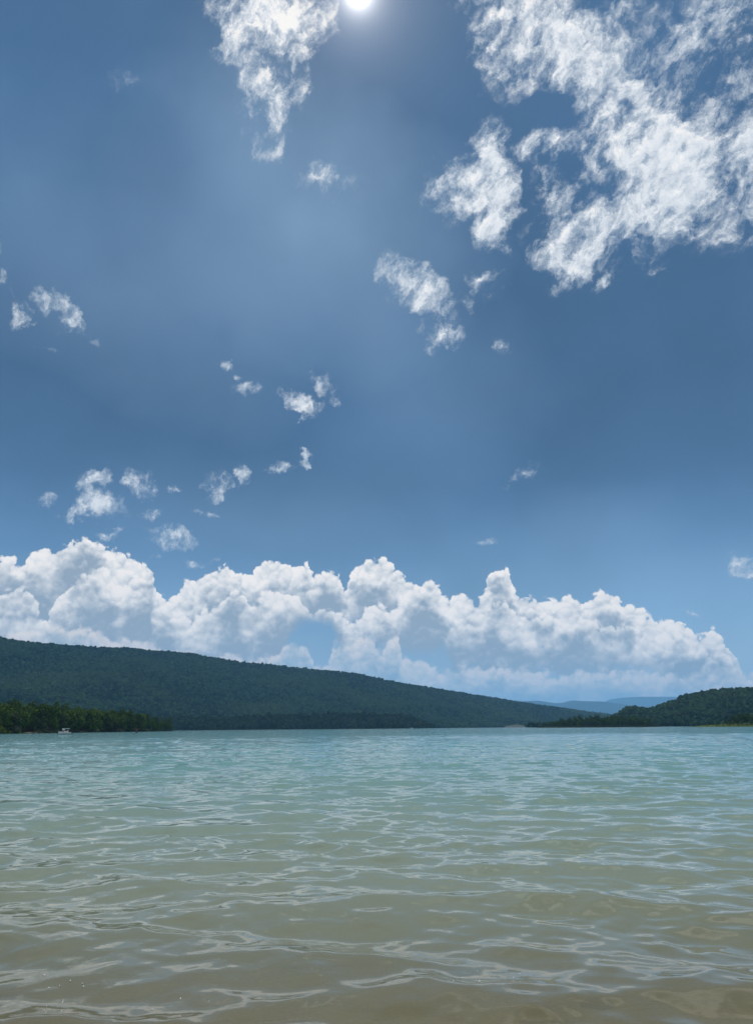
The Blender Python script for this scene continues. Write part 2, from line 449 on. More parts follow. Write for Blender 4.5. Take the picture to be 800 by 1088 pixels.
def make_water():
    half = math.radians(33)
    A = np.concatenate([np.linspace(-math.pi, -half, 70, endpoint=False), np.linspace(-half, half, 660), np.linspace(half, math.pi, 71)[1:]])
    R = [0.6]
    while R[-1] < 42000:
        r = R[-1]
        R.append(r + (max(0.022, 0.0042 * r) if r < 160 else 0.0042 * r * min(9, (1 + (r - 160) / 120))))
    R = np.array(R)
    rr, aa = np.meshgrid(R, A, indexing='ij')
    x = rr * np.sin(aa); y = rr * np.cos(aa)
    dr = np.gradient(R)[:, None]
    z = np.zeros_like(x); gx = np.zeros_like(x); gy = np.zeros_like(x)
    r2 = np.random.default_rng(5)
    # waves run in from the open lake towards the beach, slightly from the left
    mod = 0.75 + 0.55 * fbm(x / 9 + 3, y / 7, 3, 77)
    mod2 = 0.8 + 0.7 * fbm(x / 3.1 + 9, y / 2.3, 3, 91)
    specs = []
    for k in range(64):
        lam = 0.16 * (3.2 / 0.16) ** (k / 63) * r2.uniform(.92, 1.08)
        th = math.radians(-97 + r2.normal(0, 42 if lam < 0.8 else (30 if lam < 1.6 else 14)))
        slope = 0.031 if lam > 0.9 else 0.031
        if lam > 2.2: slope = 0.016
        if lam < 0.42: slope = 0.0175
        specs.append((lam, th, slope * 1.1, r2.uniform(0, 6.28)))
    for lam, th, slope, ph in specs:
        kk = 2 * math.pi / lam
        fil = np.clip((lam / np.maximum(dr, 1e-3) - 1.6) / 2.4, 0, 1)
        amp = slope / kk * fil * (mod2 if lam < 0.9 else mod)
        phs = kk * (x * math.cos(th) + y * math.sin(th)) + ph
        c, s = np.cos(phs), np.sin(phs)
        z += amp * c
        gx -= amp * s * math.cos(th) * 0.85; gy -= amp * s * math.sin(th) * 0.85
    fade = np.clip((rr - 0.6) / 1.5, 0, 1)
    WAVES.extend(specs)
    v = np.stack([x + gx * fade, y + gy * fade, z * fade], -1).reshape(-1, 3)
    f = grid_faces(len(R), len(A))
    m, q, out = material('lake_water')
    geo = q.n('ShaderNodeNewGeometry'); pos = geo.outputs['Position']
    sp = q.n('ShaderNodeSeparateXYZ'); q.put(sp.inputs[0], pos)
    dist = q.v('LENGTH', pos)
    # ripples too small for the mesh
    st = q.v('MULTIPLY', pos, (0.62, 1.0, 1.0))
    r1 = q.noise(st, 9.0, 4, 0.55)
    r2n = q.noise(q.v('MULTIPLY', pos, (0.45, 1.0, 1.0)), 1.3, 5, 0.62)
    r3n = q.noise(q.v('MULTIPLY', pos, (0.5, 1.0, 1.0)), 0.42, 4, 0.6)
    far = q.sstep(dist, 7, 60)
    b1 = q.n('ShaderNodeBump'); q.put(b1.inputs['Height'], r1); b1.inputs['Distance'].default_value = 0.012
    b1.inputs['Strength'].default_value = 0.14
    b2 = q.n('ShaderNodeBump'); q.put(b2.inputs['Height'], r2n); b2.inputs['Distance'].default_value = 0.12
    q.put(b2.inputs['Strength'], q.m('MULTIPLY', far, q.lin(q.noise(q.v('MULTIPLY', pos, (0.35, 1, 1)), 0.09, 3, 0.55), 0.36, 0.64, 0.35, 1.25))); q.put(b2.inputs['Normal'], b1.outputs[0])
    b3 = q.n('ShaderNodeBump'); q.put(b3.inputs['Height'], r3n); b3.inputs['Distance'].default_value = 0.26
    q.put(b3.inputs['Strength'], q.sstep(dist, 60, 240)); q.put(b3.inputs['Normal'], b2.outputs[0])
    N = b3.outputs[0]
    # the lake's own colour: silty over the shallow sand, turquoise where it deepens
    patch = q.noise(q.v('MULTIPLY', pos, (0.4, 1, 1)), 0.05, 3, 0.55)
    dep = q.m('MULTIPLY_ADD', q.m('SUBTRACT', patch, 0.5), 0.25, q.m('LOGARITHM', q.m('MAXIMUM', sp.outputs[1], 1.0), 10.0))
    body = q.ramp(q.lin(dep, 0.6, 2.4), [(0.0, (.160, .146, .088)), (0.12, (.170, .178, .116)), (0.30, (.180, .236, .184)),
                                         (0.5, (.138, .258, .228)), (0.72, (.094, .252, .240)), (1.0, (.050, .205, .218))])
    dif = q.n('ShaderNodeBsdfDiffuse'); q.put(dif.inputs['Color'], body)
    tr = q.n('ShaderNodeBsdfTransparent'); tr.inputs[0].default_value = (.80, .80, .62, 1)
    mx = q.n('ShaderNodeMixShader')
    q.put(mx.inputs[0], q.sstep(sp.outputs[1], 2.5, 9, 0.52, 1.0)); q.put(mx.inputs[1], tr.outputs[0]); q.put(mx.inputs[2], dif.outputs[0])
    gl = q.n('ShaderNodeBsdfGlossy'); q.put(gl.inputs['Normal'], N); q.put(gl.inputs['Roughness'], q.lin(dist, 5, 120, 0.006, 0.05))
    gl.inputs['Color'].default_value = (1, 1, 1, 1)
    fr = q.n('ShaderNodeFresnel'); fr.inputs[0].default_value = 1.33; q.put(fr.inputs['Normal'], N)
    m2 = q.n('ShaderNodeMixShader'); q.put(m2.inputs[0], fr.outputs[0]); q.put(m2.inputs[1], mx.outputs[0]); q.put(m2.inputs[2], gl.outputs[0])
    m.node_tree.links.new(m2.outputs[0], out.inputs[0])
    o = link('water', mesh_from('water', v, f, [m]))
    tag(o, 'turquoise lake water with small ripples, olive and silty near the beach', 'lake', kind='structure')


make_water()


# lake bed and the sandy beach the picture is taken from
def make_bed():
    xs = np.concatenate([np.linspace(-400, -12, 30), np.linspace(-11.5, 11.5, 116), np.linspace(12, 400, 30)])
    ys = np.concatenate([np.linspace(-60, 0, 30), np.linspace(0.2, 16, 90), np.linspace(18, 400, 40)])
    yy, xx = np.meshgrid(ys, xs, indexing='ij')
    z = np.where(yy < 40, -0.05 * (yy - 1.6), -1.92 - 0.012 * (yy - 40)) + 0.02 * fbm(xx / 1.3, yy / .9, 4, 4) * np.clip(yy - 1, 0, 1)
    z = np.minimum(z, 2.0)
    m, q, out = material('wet_sand')
    p = q.n('ShaderNodeBsdfPrincipled'); pos = q.n('ShaderNodeNewGeometry').outputs['Position']
    n = q.noise(pos, 3.0, 6, 0.65); n2 = q.noise(pos, 40.0, 3, 0.6)
    c = q.ramp(q.m('MULTIPLY_ADD', q.m('SUBTRACT', n2, 0.5), 0.5, n), [(0.25, (.15, .10, .055)), (0.5, (.32, .24, .14)), (0.8, (.46, .37, .23))])
    q.put(p.inputs['Base Color'], c); p.inputs['Roughness'].default_value = 0.8
    m.node_tree.links.new(p.outputs[0], out.inputs[0])
    o = link('lakebed', mesh_from('lakebed', np.stack([xx, yy, z], -1).reshape(-1, 3), grid_faces(len(ys), len(xs))[:, ::-1].copy(), [m]))
    tag(o, 'brown sandy lake bed seen through the shallow water', 'lake bed', kind='structure')


make_bed()

# ------------------------------------------------------------------ foliage materials


def foliage_mat(name, dark, light, patch=None, trans=0.25):
    m, q, out = material(name)
    at_ = q.n('ShaderNodeAttribute', attribute_name='tint')
    c = q.mix(at_.outputs['Fac'], dark, light)
    if patch:
        pos = q.n('ShaderNodeNewGeometry').outputs['Position']
        nz = q.noise(pos, patch[0], 4, 0.6)
        c = q.mix(q.sstep(nz, 0.40, 0.66, 0, 0.75), c, patch[1])
    d = q.n('ShaderNodeBsdfDiffuse'); q.put(d.inputs[0], c)
    t = q.n('ShaderNodeBsdfTranslucent'); q.put(t.inputs[0], q.mix(1.0, c, (1.0, 1.15, 0.55), 'MULTIPLY'))
    mx = q.n('ShaderNodeMixShader'); mx.inputs[0].default_value = trans
    q.put(mx.inputs[1], d.outputs[0]); q.put(mx.inputs[2], t.outputs[0])
    m.node_tree.links.new(mx.outputs[0], out.inputs[0])
    return m


def set_tint(me, vals):
    a = me.attributes.new('tint', 'FLOAT', 'FACE'); a.data.foreach_set('value', np.asarray(vals, np.float32))


# ------------------------------------------------------------------ hills
M_ground = plain('forest_floor', (.012, .022, .012), 0.9, 0.3, 0.02)
M_hillwood = foliage_mat('hill_forest_leaves', (.003, .013, .013), (.032, .074, .036), (0.0035, (.042, .074, .030)), 0.10)
M_rightwood = foliage_mat('right_hill_leaves', (.003, .013, .011), (.038, .076, .034), (0.007, (.044, .074, .028)), 0.10)
M_headwood = foliage_mat('headland_leaves', (.006, .018, .013), (.030, .054, .028), (0.02, (.022, .042, .022)), 0.12)
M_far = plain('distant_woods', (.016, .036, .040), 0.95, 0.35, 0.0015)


def crown_mesh(n_around=6):
    """a low, uneven dome: 13 vertices, 18 faces (triangles)"""
    v = [(0, 0, 1.0)]
    for k in range(6):
        a = k * math.pi / 3; v.append((.70 * math.cos(a), .70 * math.sin(a), .74))
    for k in range(6):
        a = (k + .5) * math.pi / 3; v.append((1.0 * math.cos(a), 1.0 * math.sin(a), .02))
    f = []
    for k in range(6):
        b = (k + 1) % 6
        f.append((0, 1 + k, 1 + b)); f.append((1 + k, 7 + k, 1 + b)); f.append((1 + b, 7 + k, 7 + b))
    return np.array(v), np.array(f)


def forest(name, P, rad, height, mat, label, cat, seed):
    """many far-off crowns as one mass"""
    r = np.random.default_rng(seed); n = len(P)
    cv, cf = crown_mesh()
    v = np.repeat(cv[None], n, 0) * (1 + r.uniform(-.26, .26, (n, len(cv), 3)))
    a = r.uniform(0, 6.28, n); ca, sa = np.cos(a)[:, None], np.sin(a)[:, None]
    s = r.uniform(.65, 1.35, n)[:, None]; hs = s * r.uniform(.85, 1.2, n)[:, None]
    x = (v[..., 0] * ca - v[..., 1] * sa) * rad * s; y = (v[..., 0] * sa + v[..., 1] * ca) * rad * s
    z = v[..., 2] * height * hs
    V = np.stack([x + P[:, 0:1], y + P[:, 1:2], z + P[:, 2:3]], -1).reshape(-1, 3)
    Fc = (cf[None] + (np.arange(n) * len(cv))[:, None, None]).reshape(-1, 3)
    me = mesh_from(name, V, Fc, [mat], smooth=False)
    t = np.repeat(r.beta(0.9, 1.3, n), len(cf)) + r.uniform(-.12, .12, n * len(cf))
    set_tint(me, np.clip(t, 0, 1))
    return tag(link(name, me), label, cat, kind='stuff')


def hill(name, ridge, dshore, dridge, crown, seed, nt_=90, rough=.10, pw=1.15, mat=None, tree_h=8.0, step=3.0, floor=-2.0):
    """terrain: ridge traced as skyline, the slope runs from the shore (distance dshore) up to the ridge (dridge) and down behind"""
    rx = np.array([p[0] for p in ridge], float); ry = np.array([p[1] for p in ridge], float)
    px = np.arange(rx[0], rx[-1] + step, step)
    py = np.interp(px, rx, ry)
    ae = np.array([azel(a, b) for a, b in zip(px, py)])
    az, el = ae[:, 0], ae[:, 1]
    ds = np.interp(px, [p[0] for p in dshore], [p[1] for p in dshore])
    dr = np.interp(px, [p[0] for p in dridge], [p[1] for p in dridge])
    zr = np.maximum(np.tan(el) * dr + CAM_H - tree_h, 1.0)
    t = np.concatenate([np.linspace(0, 1, nt_), np.linspace(1, 2, 24)[1:]])
    T = t[:, None]
    d = ds + (dr - ds) * T
    s = np.where(T <= 1, np.clip(T, 0, 1) ** pw, np.clip(1 - np.maximum(T - 1, 0) ** 1.6, 0, 1))
    X = np.sin(az) * d; Y = np.cos(az) * d
    gl = fbm(X / 420 + seed, Y / 700, 4, seed) * 4 * np.clip(T, 0, 1) * np.clip(1 - T, 0, 1)
    Z = zr * s * (1 + rough * gl) + floor * (T <= 0) + np.where(T > 1.95, floor, 0) + 0.6
    o = link(name, mesh_from(name, np.stack([X, Y, Z], -1).reshape(-1, 3), grid_faces(len(t), len(px)), [mat or M_ground]))
    # sample tree positions on the near face and just over the ridge
    r = np.random.default_rng(seed + 50)
    out = []
    if crown:
        i0 = np.where(t <= 1.12)[0]
        for i in i0[:-1]:
            for_area = np.abs(np.gradient(X[i])) * 0 + np.hypot(X[i, 1:] - X[i, :-1], Y[i, 1:] - Y[i, :-1]).mean() * np.hypot(X[i + 1] - X[i], Y[i + 1] - Y[i])
            n = r.poisson(for_area[:-1] / (crown * crown))
            c = np.repeat(np.arange(len(px) - 1), n)
            u, w = r.uniform(0, 1, len(c)), r.uniform(0, 1, len(c))
            q = lambda Aq: (Aq[i, c] * (1 - u) + Aq[i, c + 1] * u) * (1 - w) + (Aq[i + 1, c] * (1 - u) + Aq[i + 1, c + 1] * u) * w
            out.append(np.stack([q(X), q(Y), np.maximum(q(Z), 0.3)], -1))
        out = np.concatenate(out)
    return o, out


left_ridge = [(-330, 700), (-240, 672), (-160, 664), (-80, 668), (0, 676), (18, 680), (40, 682), (60, 684), (100, 687), (150, 688.5), (153, 690), (200, 693), (225, 698),
              (250, 702), (275, 704.5), (300, 707), (325, 710), (350, 712), (375, 714.5), (400, 720), (425, 725), (450, 729), (475, 733), (500, 737), (525, 741),
              (550, 745.5), (575, 749), (600, 752), (625, 756), (650, 759), (690, 764), (720, 768)]
hl, P = hill('hill', left_ridge, [(-330, 1700), (100, 2150), (440, 2900), (640, 4300), (720, 5200)],
             [(-330, 3000), (100, 3500), (440, 4200), (640, 5600), (720, 6300)], 12.5, 3, rough=.2, tree_h=10)
tag(hl, 'long blue-green wooded hill sloping down to the right across the lake', 'hill', kind='structure')
forest('hill_forest', P, 7.6, 9.5, M_hillwood, 'dense blue-green forest covering the long hill across the lake', 'forest', 21)
print('left hill crowns', len(P))

head_ridge = [(60, 770), (140, 765), (190, 762), (240, 763), (290, 760), (340, 759), (380, 757.5), (412, 758.5), (434, 760.5), (446, 765), (456, 770), (462, 772.4)]
hd, P = hill('headland', head_ridge, [(60, 1750), (440, 2250), (462, 2330)], [(60, 1950), (440, 2400), (462, 2420)], 9.0, 8, nt_=30, rough=.2, tree_h=9)
tag(hd, 'low dark wooded headland at the foot of the long hill', 'headland', kind='structure')
forest('headland_forest', P, 6.5, 11, M_headwood, 'dark strip of woods along the waterline below the long hill', 'forest', 22)

right_ridge = [(560, 772), (600, 771), (630, 768), (645, 764), (655, 758), (664, 752.5), (672, 750), (682, 752.5), (690, 753), (700, 749.5), (712, 746), (722, 740.5), (734, 737),
               (744, 735), (755, 733), (770, 731.5), (785, 731), (800, 730.5), (850, 729), (920, 732), (1000, 745), (1100, 765)]
hr, P = hill('hill', right_ridge, [(560, 1900), (700, 1750), (1100, 1500)], [(560, 2300), (660, 2250), (800, 2200), (1100, 2100)], 9.0, 13, rough=.2, tree_h=8)
tag(hr, 'rounded dark green wooded hill on the right side of the lake', 'hill', kind='structure')
forest('hill_forest', P, 6.0, 8.5, M_rightwood, 'dark green forest covering the rounded hill on the right', 'forest', 23)
print('right hill crowns', len(P))

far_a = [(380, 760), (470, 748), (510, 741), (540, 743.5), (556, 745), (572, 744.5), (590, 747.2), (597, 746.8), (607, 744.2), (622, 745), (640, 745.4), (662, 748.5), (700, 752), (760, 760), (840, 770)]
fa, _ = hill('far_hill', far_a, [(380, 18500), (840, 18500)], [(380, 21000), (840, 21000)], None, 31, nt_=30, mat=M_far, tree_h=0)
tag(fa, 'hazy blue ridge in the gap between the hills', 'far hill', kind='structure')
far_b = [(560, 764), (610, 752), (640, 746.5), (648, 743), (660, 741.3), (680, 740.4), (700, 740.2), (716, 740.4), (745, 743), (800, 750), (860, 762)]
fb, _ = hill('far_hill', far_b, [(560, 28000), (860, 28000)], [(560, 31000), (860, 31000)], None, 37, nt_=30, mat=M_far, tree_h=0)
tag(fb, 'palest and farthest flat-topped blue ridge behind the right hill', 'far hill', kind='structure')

# pale gravel clearing on the far shore
M_gravel = plain('pale_gravel', (.075, .085, .082), 0.9, 0.2, 0.05)
cl = []
for k, x in enumerate(np.linspace(536, 560, 9)):
    w = math.sin(math.pi * k / 8)
    cl.append((at(x, 3000, 0.25), at(x, 3060 + 40 * w, 3 + 7.0 * w)))
vs = [tuple(p) for pr in cl for p in pr]
bo = link('beach', mesh_from('beach', np.array(vs), np.array([(2 * i, 2 * i + 2, 2 * i + 3, 2 * i + 1) for i in range(8)]), [M_gravel]))
tag(bo, 'small pale gravel clearing at the foot of the long hill', 'clearing', kind='structure')

# ------------------------------------------------------------------ trees one can tell apart
M_bark = plain('bark', (.07, .055, .042), 0.9, 0.3, 2.0)
M_leaf = [foliage_mat('broadleaf_dark', (.010, .030, .010), (.084, .132, .028), None, 0.14),
          foliage_mat('broadleaf_mid', (.018, .046, .010), (.108, .166, .034), None, 0.14),
          foliage_mat('broadleaf_grey', (.022, .040, .020), (.085, .115, .050), None, 0.14)]
M_shrub = foliage_mat('shrub_leaves', (.045, .075, .012), (.150, .185, .032), None, 0.35)
M_greyshrub = foliage_mat('grey_shrub_leaves', (.06, .07, .05), (.16, .17, .12), None, 0.3)


def trunk_mesh(h, r0, limbs, seed):
    r = random.Random(seed); vs = []; fs = []

    def tube(a, b, ra, rb):
        a, b = Vector(a), Vector(b); ax = (b - a).normalized(); u = ax.orthogonal().normalized(); w = ax.cross(u); i = len(vs)
        for p, q in ((a, ra), (b, rb)):
            for k in range(6):
                t = k * math.pi / 3; vs.append(p + (u * math.cos(t) + w * math.sin(t)) * q)
        for k in range(6):
            fs.append((i + k, i + (k + 1) % 6, i + 6 + (k + 1) % 6, i + 6 + k))
    tube((0, 0, -1.0), (.1, 0, h * .45), r0, r0 * .7); tube((.1, 0, h * .45), (0, .1, h * .86), r0 * .7, r0 * .15)
    for k in range(limbs):
        z = h * r.uniform(.25, .6); a = r.uniform(0, 6.28); L = h * r.uniform(.2, .32)
        tube((.06, 0, z), (math.cos(a) * L, math.sin(a) * L, z + L * .8), r0 * .4, r0 * .1)
    return mesh_from('trunk', np.array([tuple(q) for q in vs]), np.array(fs), [M_bark])


def leafy(name, blobs, n, size, mat, seed):
    """leaf clumps spread through several ellipsoids; small tilted quads, bright and dark mixed"""
    r = np.random.default_rng(seed)
    w = np.array([b[3] * b[4] for b in blobs]); w = w / w.sum()
    idx = r.choice(len(blobs), n, p=w)
    Bc = np.array([b[:3] for b in blobs])[idx]; Br = np.array([(b[3], b[3], b[4]) for b in blobs])[idx]
    d = r.normal(size=(n, 3)); d /= np.linalg.norm(d, axis=1, keepdims=True)
    rad = r.uniform(.55, 1.06, n)[:, None]
    c = Bc + d * Br * rad
    nrm = d + np.array([0, 0, .5]) + r.normal(0, .33, (n, 3)); nrm /= np.linalg.norm(nrm, axis=1, keepdims=True)
    u = np.cross(nrm, r.normal(size=(n, 3))); u /= np.linalg.norm(u, axis=1, keepdims=True); v = np.cross(nrm, u)
    s = (size * r.uniform(.6, 1.4, n))[:, None]
    k = r.uniform(.6, 1.0, (n, 4, 1))
    q = np.stack([c + u * s * k[:, 0], c + v * s * .8 * k[:, 1], c - u * s * k[:, 2], c - v * s * .8 * k[:, 3]], 1)
    me = mesh_from(name, q.reshape(-1, 3), np.arange(n * 4).reshape(n, 4), [mat], smooth=False)
    set_tint(me, np.clip(r.beta(2, 2, n), 0, 1))
    return me


def crown_blobs(h, w, seed, pointed=False):
    r = random.Random(seed); out = []
    if pointed:
        for k in range(9):
            f = k / 8; out.append((r.uniform(-.2, .2), r.uniform(-.2, .2), h * (.16 + .78 * f), w * (1.0 - .86 * f) * .6, h * .09))
        return out
    out.append((0, 0, h * .55, w * .40, h * .36))
    for k in range(8):
        a = k * 2.4 + r.uniform(-.4, .4); z = h * (.20 + .60 * ((k * .618 + r.uniform(0, .15)) % 1)); q = w * .36 * (1.15 - abs(z / h - .5))
        out.append((math.cos(a) * q, math.sin(a) * q, z, w * r.uniform(.17, .27), h * r.uniform(.09, .16)))
    out.append((r.uniform(-.6, .6), r.uniform(-.6, .6), h * .87, w * .2, h * .12))
    return out


PROTO = []
for k, (h, w, mi, pt) in enumerate([(17, 10, 0, 0), (15, 9.5, 1, 0), (19, 10, 0, 0), (14, 8.5, 2, 0), (16, 9, 1, 0), (17, 7, 0, 1)]):
    PROTO.append((trunk_mesh(h, .24, 5, 100 + k), leafy('crown', crown_blobs(h, w, 60 + k, pt), 760, 0.75, M_leaf[mi], 200 + k)))
SHR = [(trunk_mesh(1.6, .06, 3, 300 + k), leafy('foliage', [(0, 0, 1.1, 1.7, 1.1), (1.0, .3, .9, 1.1, .8), (-1.0, -.2, .8, 1.2, .8)], 240, 0.28, mt, 310 + k))
       for k, mt in enumerate((M_shrub, M_greyshrub, M_leaf[1]))]


def plant(kind, pair, parts, loc, s, rz, label, cat, group, sz=None):
    o = bpy.data.objects.new(kind, None); COL.objects.link(o)
    o.location = loc; o.rotation_euler = (0, 0, rz); o.scale = (s, s, sz or s)
    tag(o, label, cat, group)
    for me, nm in zip(pair, parts):
        link(nm, me, o)
    return o


def tree(i, loc, s, label, group, sz=None):
    kind = 'conical_tree' if i == 5 else 'broadleaf_tree'
    return plant(kind, PROTO[i], ('trunk', 'crown'), loc, s, random.uniform(0, 6.28), label, 'tree', group, sz)


def shrub(i, loc, s, label, group=None, sz=None):
    return plant('shrub', SHR[i], ('stem', 'foliage'), loc, s, random.uniform(0, 6.28), label, 'shrub', group, sz)


# --- wooded point on the left
def shore_d(x):          # distance of the point's waterline along picture column x
    return float(np.interp(x, [-260, -60, 0, 40, 100, 150, 180, 186], [430, 480, 520, 560, 660, 780, 900, 930]))


M_bank = plain('bank_soil', (.022, .026, .014), 0.95, 0.35, 0.15)
M_turf = plain('bank_turf', (.058, .080, .026), 0.95, 0.3, 0.3)


def land(name, xs, front, depth, rise, mat, n=10, taper=None):
    rows = []
    for k in range(n + 1):
        t = k / n; row = []
        for x in xs:
            w = 1.0 if taper is None else taper(x)
            row.append(tuple(at(x, front(x) + depth * t * w, -0.6 + 1.0 * min(1, t * 12) + rise * w * math.sin(min(1, t * 1.2) * math.pi / 2))))
        rows.append(row)
    v = np.array(rows).reshape(-1, 3)
    v[:, 2] += 0.25 * fbm(v[:, 0] / 7, v[:, 1] / 7, 3, 9) * (v[:, 2] > 0.2)
    return link(name, mesh_from(name, v, grid_faces(n + 1, len(xs)), [mat]))


tapL = lambda x: max(0.06, min(1, (186 - x) / 120))
ol = land('shore', np.arange(-260, 187, 3.0), shore_d, 260, 8, M_bank, 14, tapL)
tag(ol, 'low earthy shore under the trees on the left point', 'shore', kind='structure')
rt = random.Random(4)
GL = 'trees of the wood on the left point'
x = -62.0
pts = []
for row in range(9):
    x = -60 + row * 2.0
    while x < 181:
        w = tapL(x)
        off = (2.5 + row * 14) * (1 if row < 2 else w) + rt.uniform(-3, 3)
        if row > 1 and x > 178 - row * 7: break
        pts.append((x + rt.uniform(-1.5, 1.5), row, off))
        dpx = F_PX / shore_d(x)
        x += dpx * (rt.uniform(5.5, 8.5) if row == 0 else rt.uniform(6.2, 9.5))
for (x, row, off) in pts:
    if row == 0 and (5 < x < 13): continue
    d = shore_d(x) + off
    t = min(1, off / 260 / max(tapL(x), .06)); z = 0.3 + 8 * tapL(x) * math.sin(min(1, t * 1.2) * math.pi / 2)
    s = rt.uniform(.90, 1.10)
    if row == 0: s *= rt.uniform(.62, .9)
    if x > 150: s *= float(np.interp(x, [150, 168, 180], [1.0, .9, .78]))
    i = rt.choice((0, 0, 1, 2, 3, 4, 4)) if row else rt.choice((0, 1, 3, 3, 4))
    lab = ('leafy green tree in the front row at the waterline of the left point' if row == 0 else
           'full-crowned green tree standing behind the front row on the left point')
    tree(i, at(x, d, z), s, lab, GL + (', front row' if row == 0 else ', back rows'))
tree(5, at(166, shore_d(166) + 6, .3), .95, 'dark pointed tree near the tip of the wooded left point', None)
tree(1, at(180.5, shore_d(180) + 3, .2), .62, 'last small round tree at the very tip of the left point', None)
print('left trees', len(pts))

# grassy corner, shrubs, bare strip and stones at the left edge
tur = land('grass_bank', np.arange(-90, 21, 1.5), lambda x: shore_d(x) - 4 * max(0, math.sin((x + 90) / 110 * math.pi)) - 1.5, 14, 1.2, M_turf, 8)
tag(tur, 'strip of yellow-green grass on the bank at the left edge', 'grass bank', kind='structure')
shrub(0, at(-2, shore_d(0) - 3, .9), 2.1, 'big yellow-green bush on the grassy bank at the left edge')
shrub(0, at(3.5, shore_d(3) - 5, .5), 1.2, 'low yellow-green bush right of the big bush at the left edge', sz=.8)
shrub(0, at(10, shore_d(10) - 4, .4), 1.0, 'flat mossy shrub on the grass bank, middle of the shrub row', sz=.6)
shrub(1, at(17.5, shore_d(17) - 2, .6), 1.7, 'tall pale grey-green shrub at the end of the grass bank', sz=2.2)
shrub(0, at(20.5, shore_d(20) - 4, .3), .9, 'small olive shrub on the waterline below the pale grey-green shrub', sz=.7)
for (x, s) in ((104, 1.3), (127, 1.4), (131, 1.0), (61, 1.0)):
    shrub(1, at(x, shore_d(x) - 1, .3), s, 'pale grey shrub at the waterline in front of the wood', 'pale waterline shrubs on the left point')
bare = land('beach', np.arange(21, 42, 1.5), lambda x: shore_d(x) - 3.0, 7, .4, plain('bare_shore', (.095, .082, .062), 0.9, 0.3, 0.4), 6)
tag(bare, 'bare brown strip of shore left of the white motorboat', 'beach', kind='structure')
M_stone = plain('brown_stone', (.17, .14, .105), 0.85, 0.25, 1.5)


def stone_mesh(seed, n=2):
    bm = bmesh.new(); bmesh.ops.create_icosphere(bm, subdivisions=n, radius=1)
    r = np.random.default_rng(seed); ph = r.uniform(0, 6, 6)
    for v in bm.verts:
        k = 1 + .16 * math.sin(3 * v.co.x + ph[0]) + .13 * math.sin(4 * v.co.y + ph[1]) + .1 * math.sin(5 * v.co.z + ph[2])
        v.co = Vector((v.co.x * 1.3 * k, v.co.y * k, v.co.z * .6 * k))
    me = bpy.data.meshes.new('stone'); bm.to_mesh(me); bm.free(); me.materials.append(M_stone)
    for p in me.polygons: p.use_smooth = True
    return me


for k, (x, s, lab) in enumerate(((26, .55, 'brown stone on the bare strip, the one nearest the grass bank'), (32.5, .9, 'largest brown stone on the bare strip left of the boat'),
                                 (37.5, .7, 'brown stone on the bare strip, the one nearest the boat'))):
    o = link('stone', stone_mesh(k), None, at(x, shore_d(x) - 1.5, .25)); o.scale = (s, s, s); tag(o, lab, 'stone')

# --- wooded islet in front of the right hill
isl_d = lambda x: 1250 + 60 * math.sin((x - 570) / 130 * math.pi)
isl = land('islet', np.arange(570, 703, 3.0), isl_d, 90, 2.0, M_bank, 8, lambda x: max(.05, math.sin(max(0, min(1, (x - 570) / 132)) * math.pi) ** .5))
tag(isl, 'low islet carrying a line of trees in front of the right hill', 'islet', kind='structure')
isl_h = lambda x: float(np.interp(x, [572, 580, 590, 600, 625, 650, 670, 686, 696], [3.5, 5, 8, 11, 13, 13.5, 12, 9, 5]))
GI = 'trees on the islet before the right hill'
for row in range(3):
    x = 574 + row * 3
    while x < 697 - row * 3:
        hgt = isl_h(x) * rt.uniform(.95, 1.4)
        tree(rt.choice((0, 0, 1, 2, 3, 5) if row else (0, 1, 3, 3)), at(x, isl_d(x) + 5 + row * 16, .8 + row * .7), hgt / 16,
             'small dark tree in the row on the islet before the right hill', GI)
        x += rt.uniform(4.2, 7.5) if row else rt.uniform(3.6, 6)

# --- grassy point at the right edge
rp_d = lambda x: 1000 - (x - 735) * 1.2
rp = land('grass_bank', np.arange(734, 960, 4.0), rp_d, 80, 3.2, M_turf, 8, lambda x: max(.04, min(1, (x - 733) / 40)))
tag(rp, 'green grassy spit reaching into the lake at the right edge', 'grass bank', kind='structure')
GR = 'trees on the grassy spit at the right edge'
for (x, hgt, off, i) in ((757, 4.5, 22, 3), (764, 5, 16, 1), (771, 6.5, 18, 0), (776, 9, 28, 0), (781, 11, 30, 2), (786, 12.5, 32, 0), (791, 12, 26, 2), (796, 13, 34, 0), (800, 11.5, 24, 4),
                         (806, 13, 30, 0), (813, 12, 28, 2), (821, 13, 32, 1), (830, 12, 28, 0), (788, 6, 12, 1), (798, 5.5, 12, 3), (779, 5, 13, 4)):
    tree(i, at(x, rp_d(x) + off, 1.6), hgt / 16, 'dark leafy tree on the grassy spit at the right edge', GR)
for x, s in ((750, 1.0), (761, 1.2), (768, .9), (774, 1.3), (784, 1.1), (793, 1.2)):
    shrub(2 if s > 1.05 else 0, at(x, rp_d(x) + 7, 1.2), s, 'low green shrub on the grassy spit at the right edge', 'shrubs on the grassy spit')

# ------------------------------------------------------------------ boats and buoys
M_white = plain('white_gelcoat', (.80, .80, .79), 0.25, 0.04, 1.0)
M_navy = plain('dark_hull_stripe', (.03, .04, .055), 0.4, 0.1, 1.0)
M_glass = plain('dark_windscreen', (.02, .025, .03), 0.1, 0.1, 1.0)
M_metal = plain('steel_tube', (.55, .56, .57), 0.3, 0.1, 1.0, 0.9)
M_black = plain('black_cowling', (.025, .025, .028), 0.4, 0.2, 1.0)
M_vinyl = plain('cream_seat', (.62, .58, .50), 0.6, 0.1, 2.0)


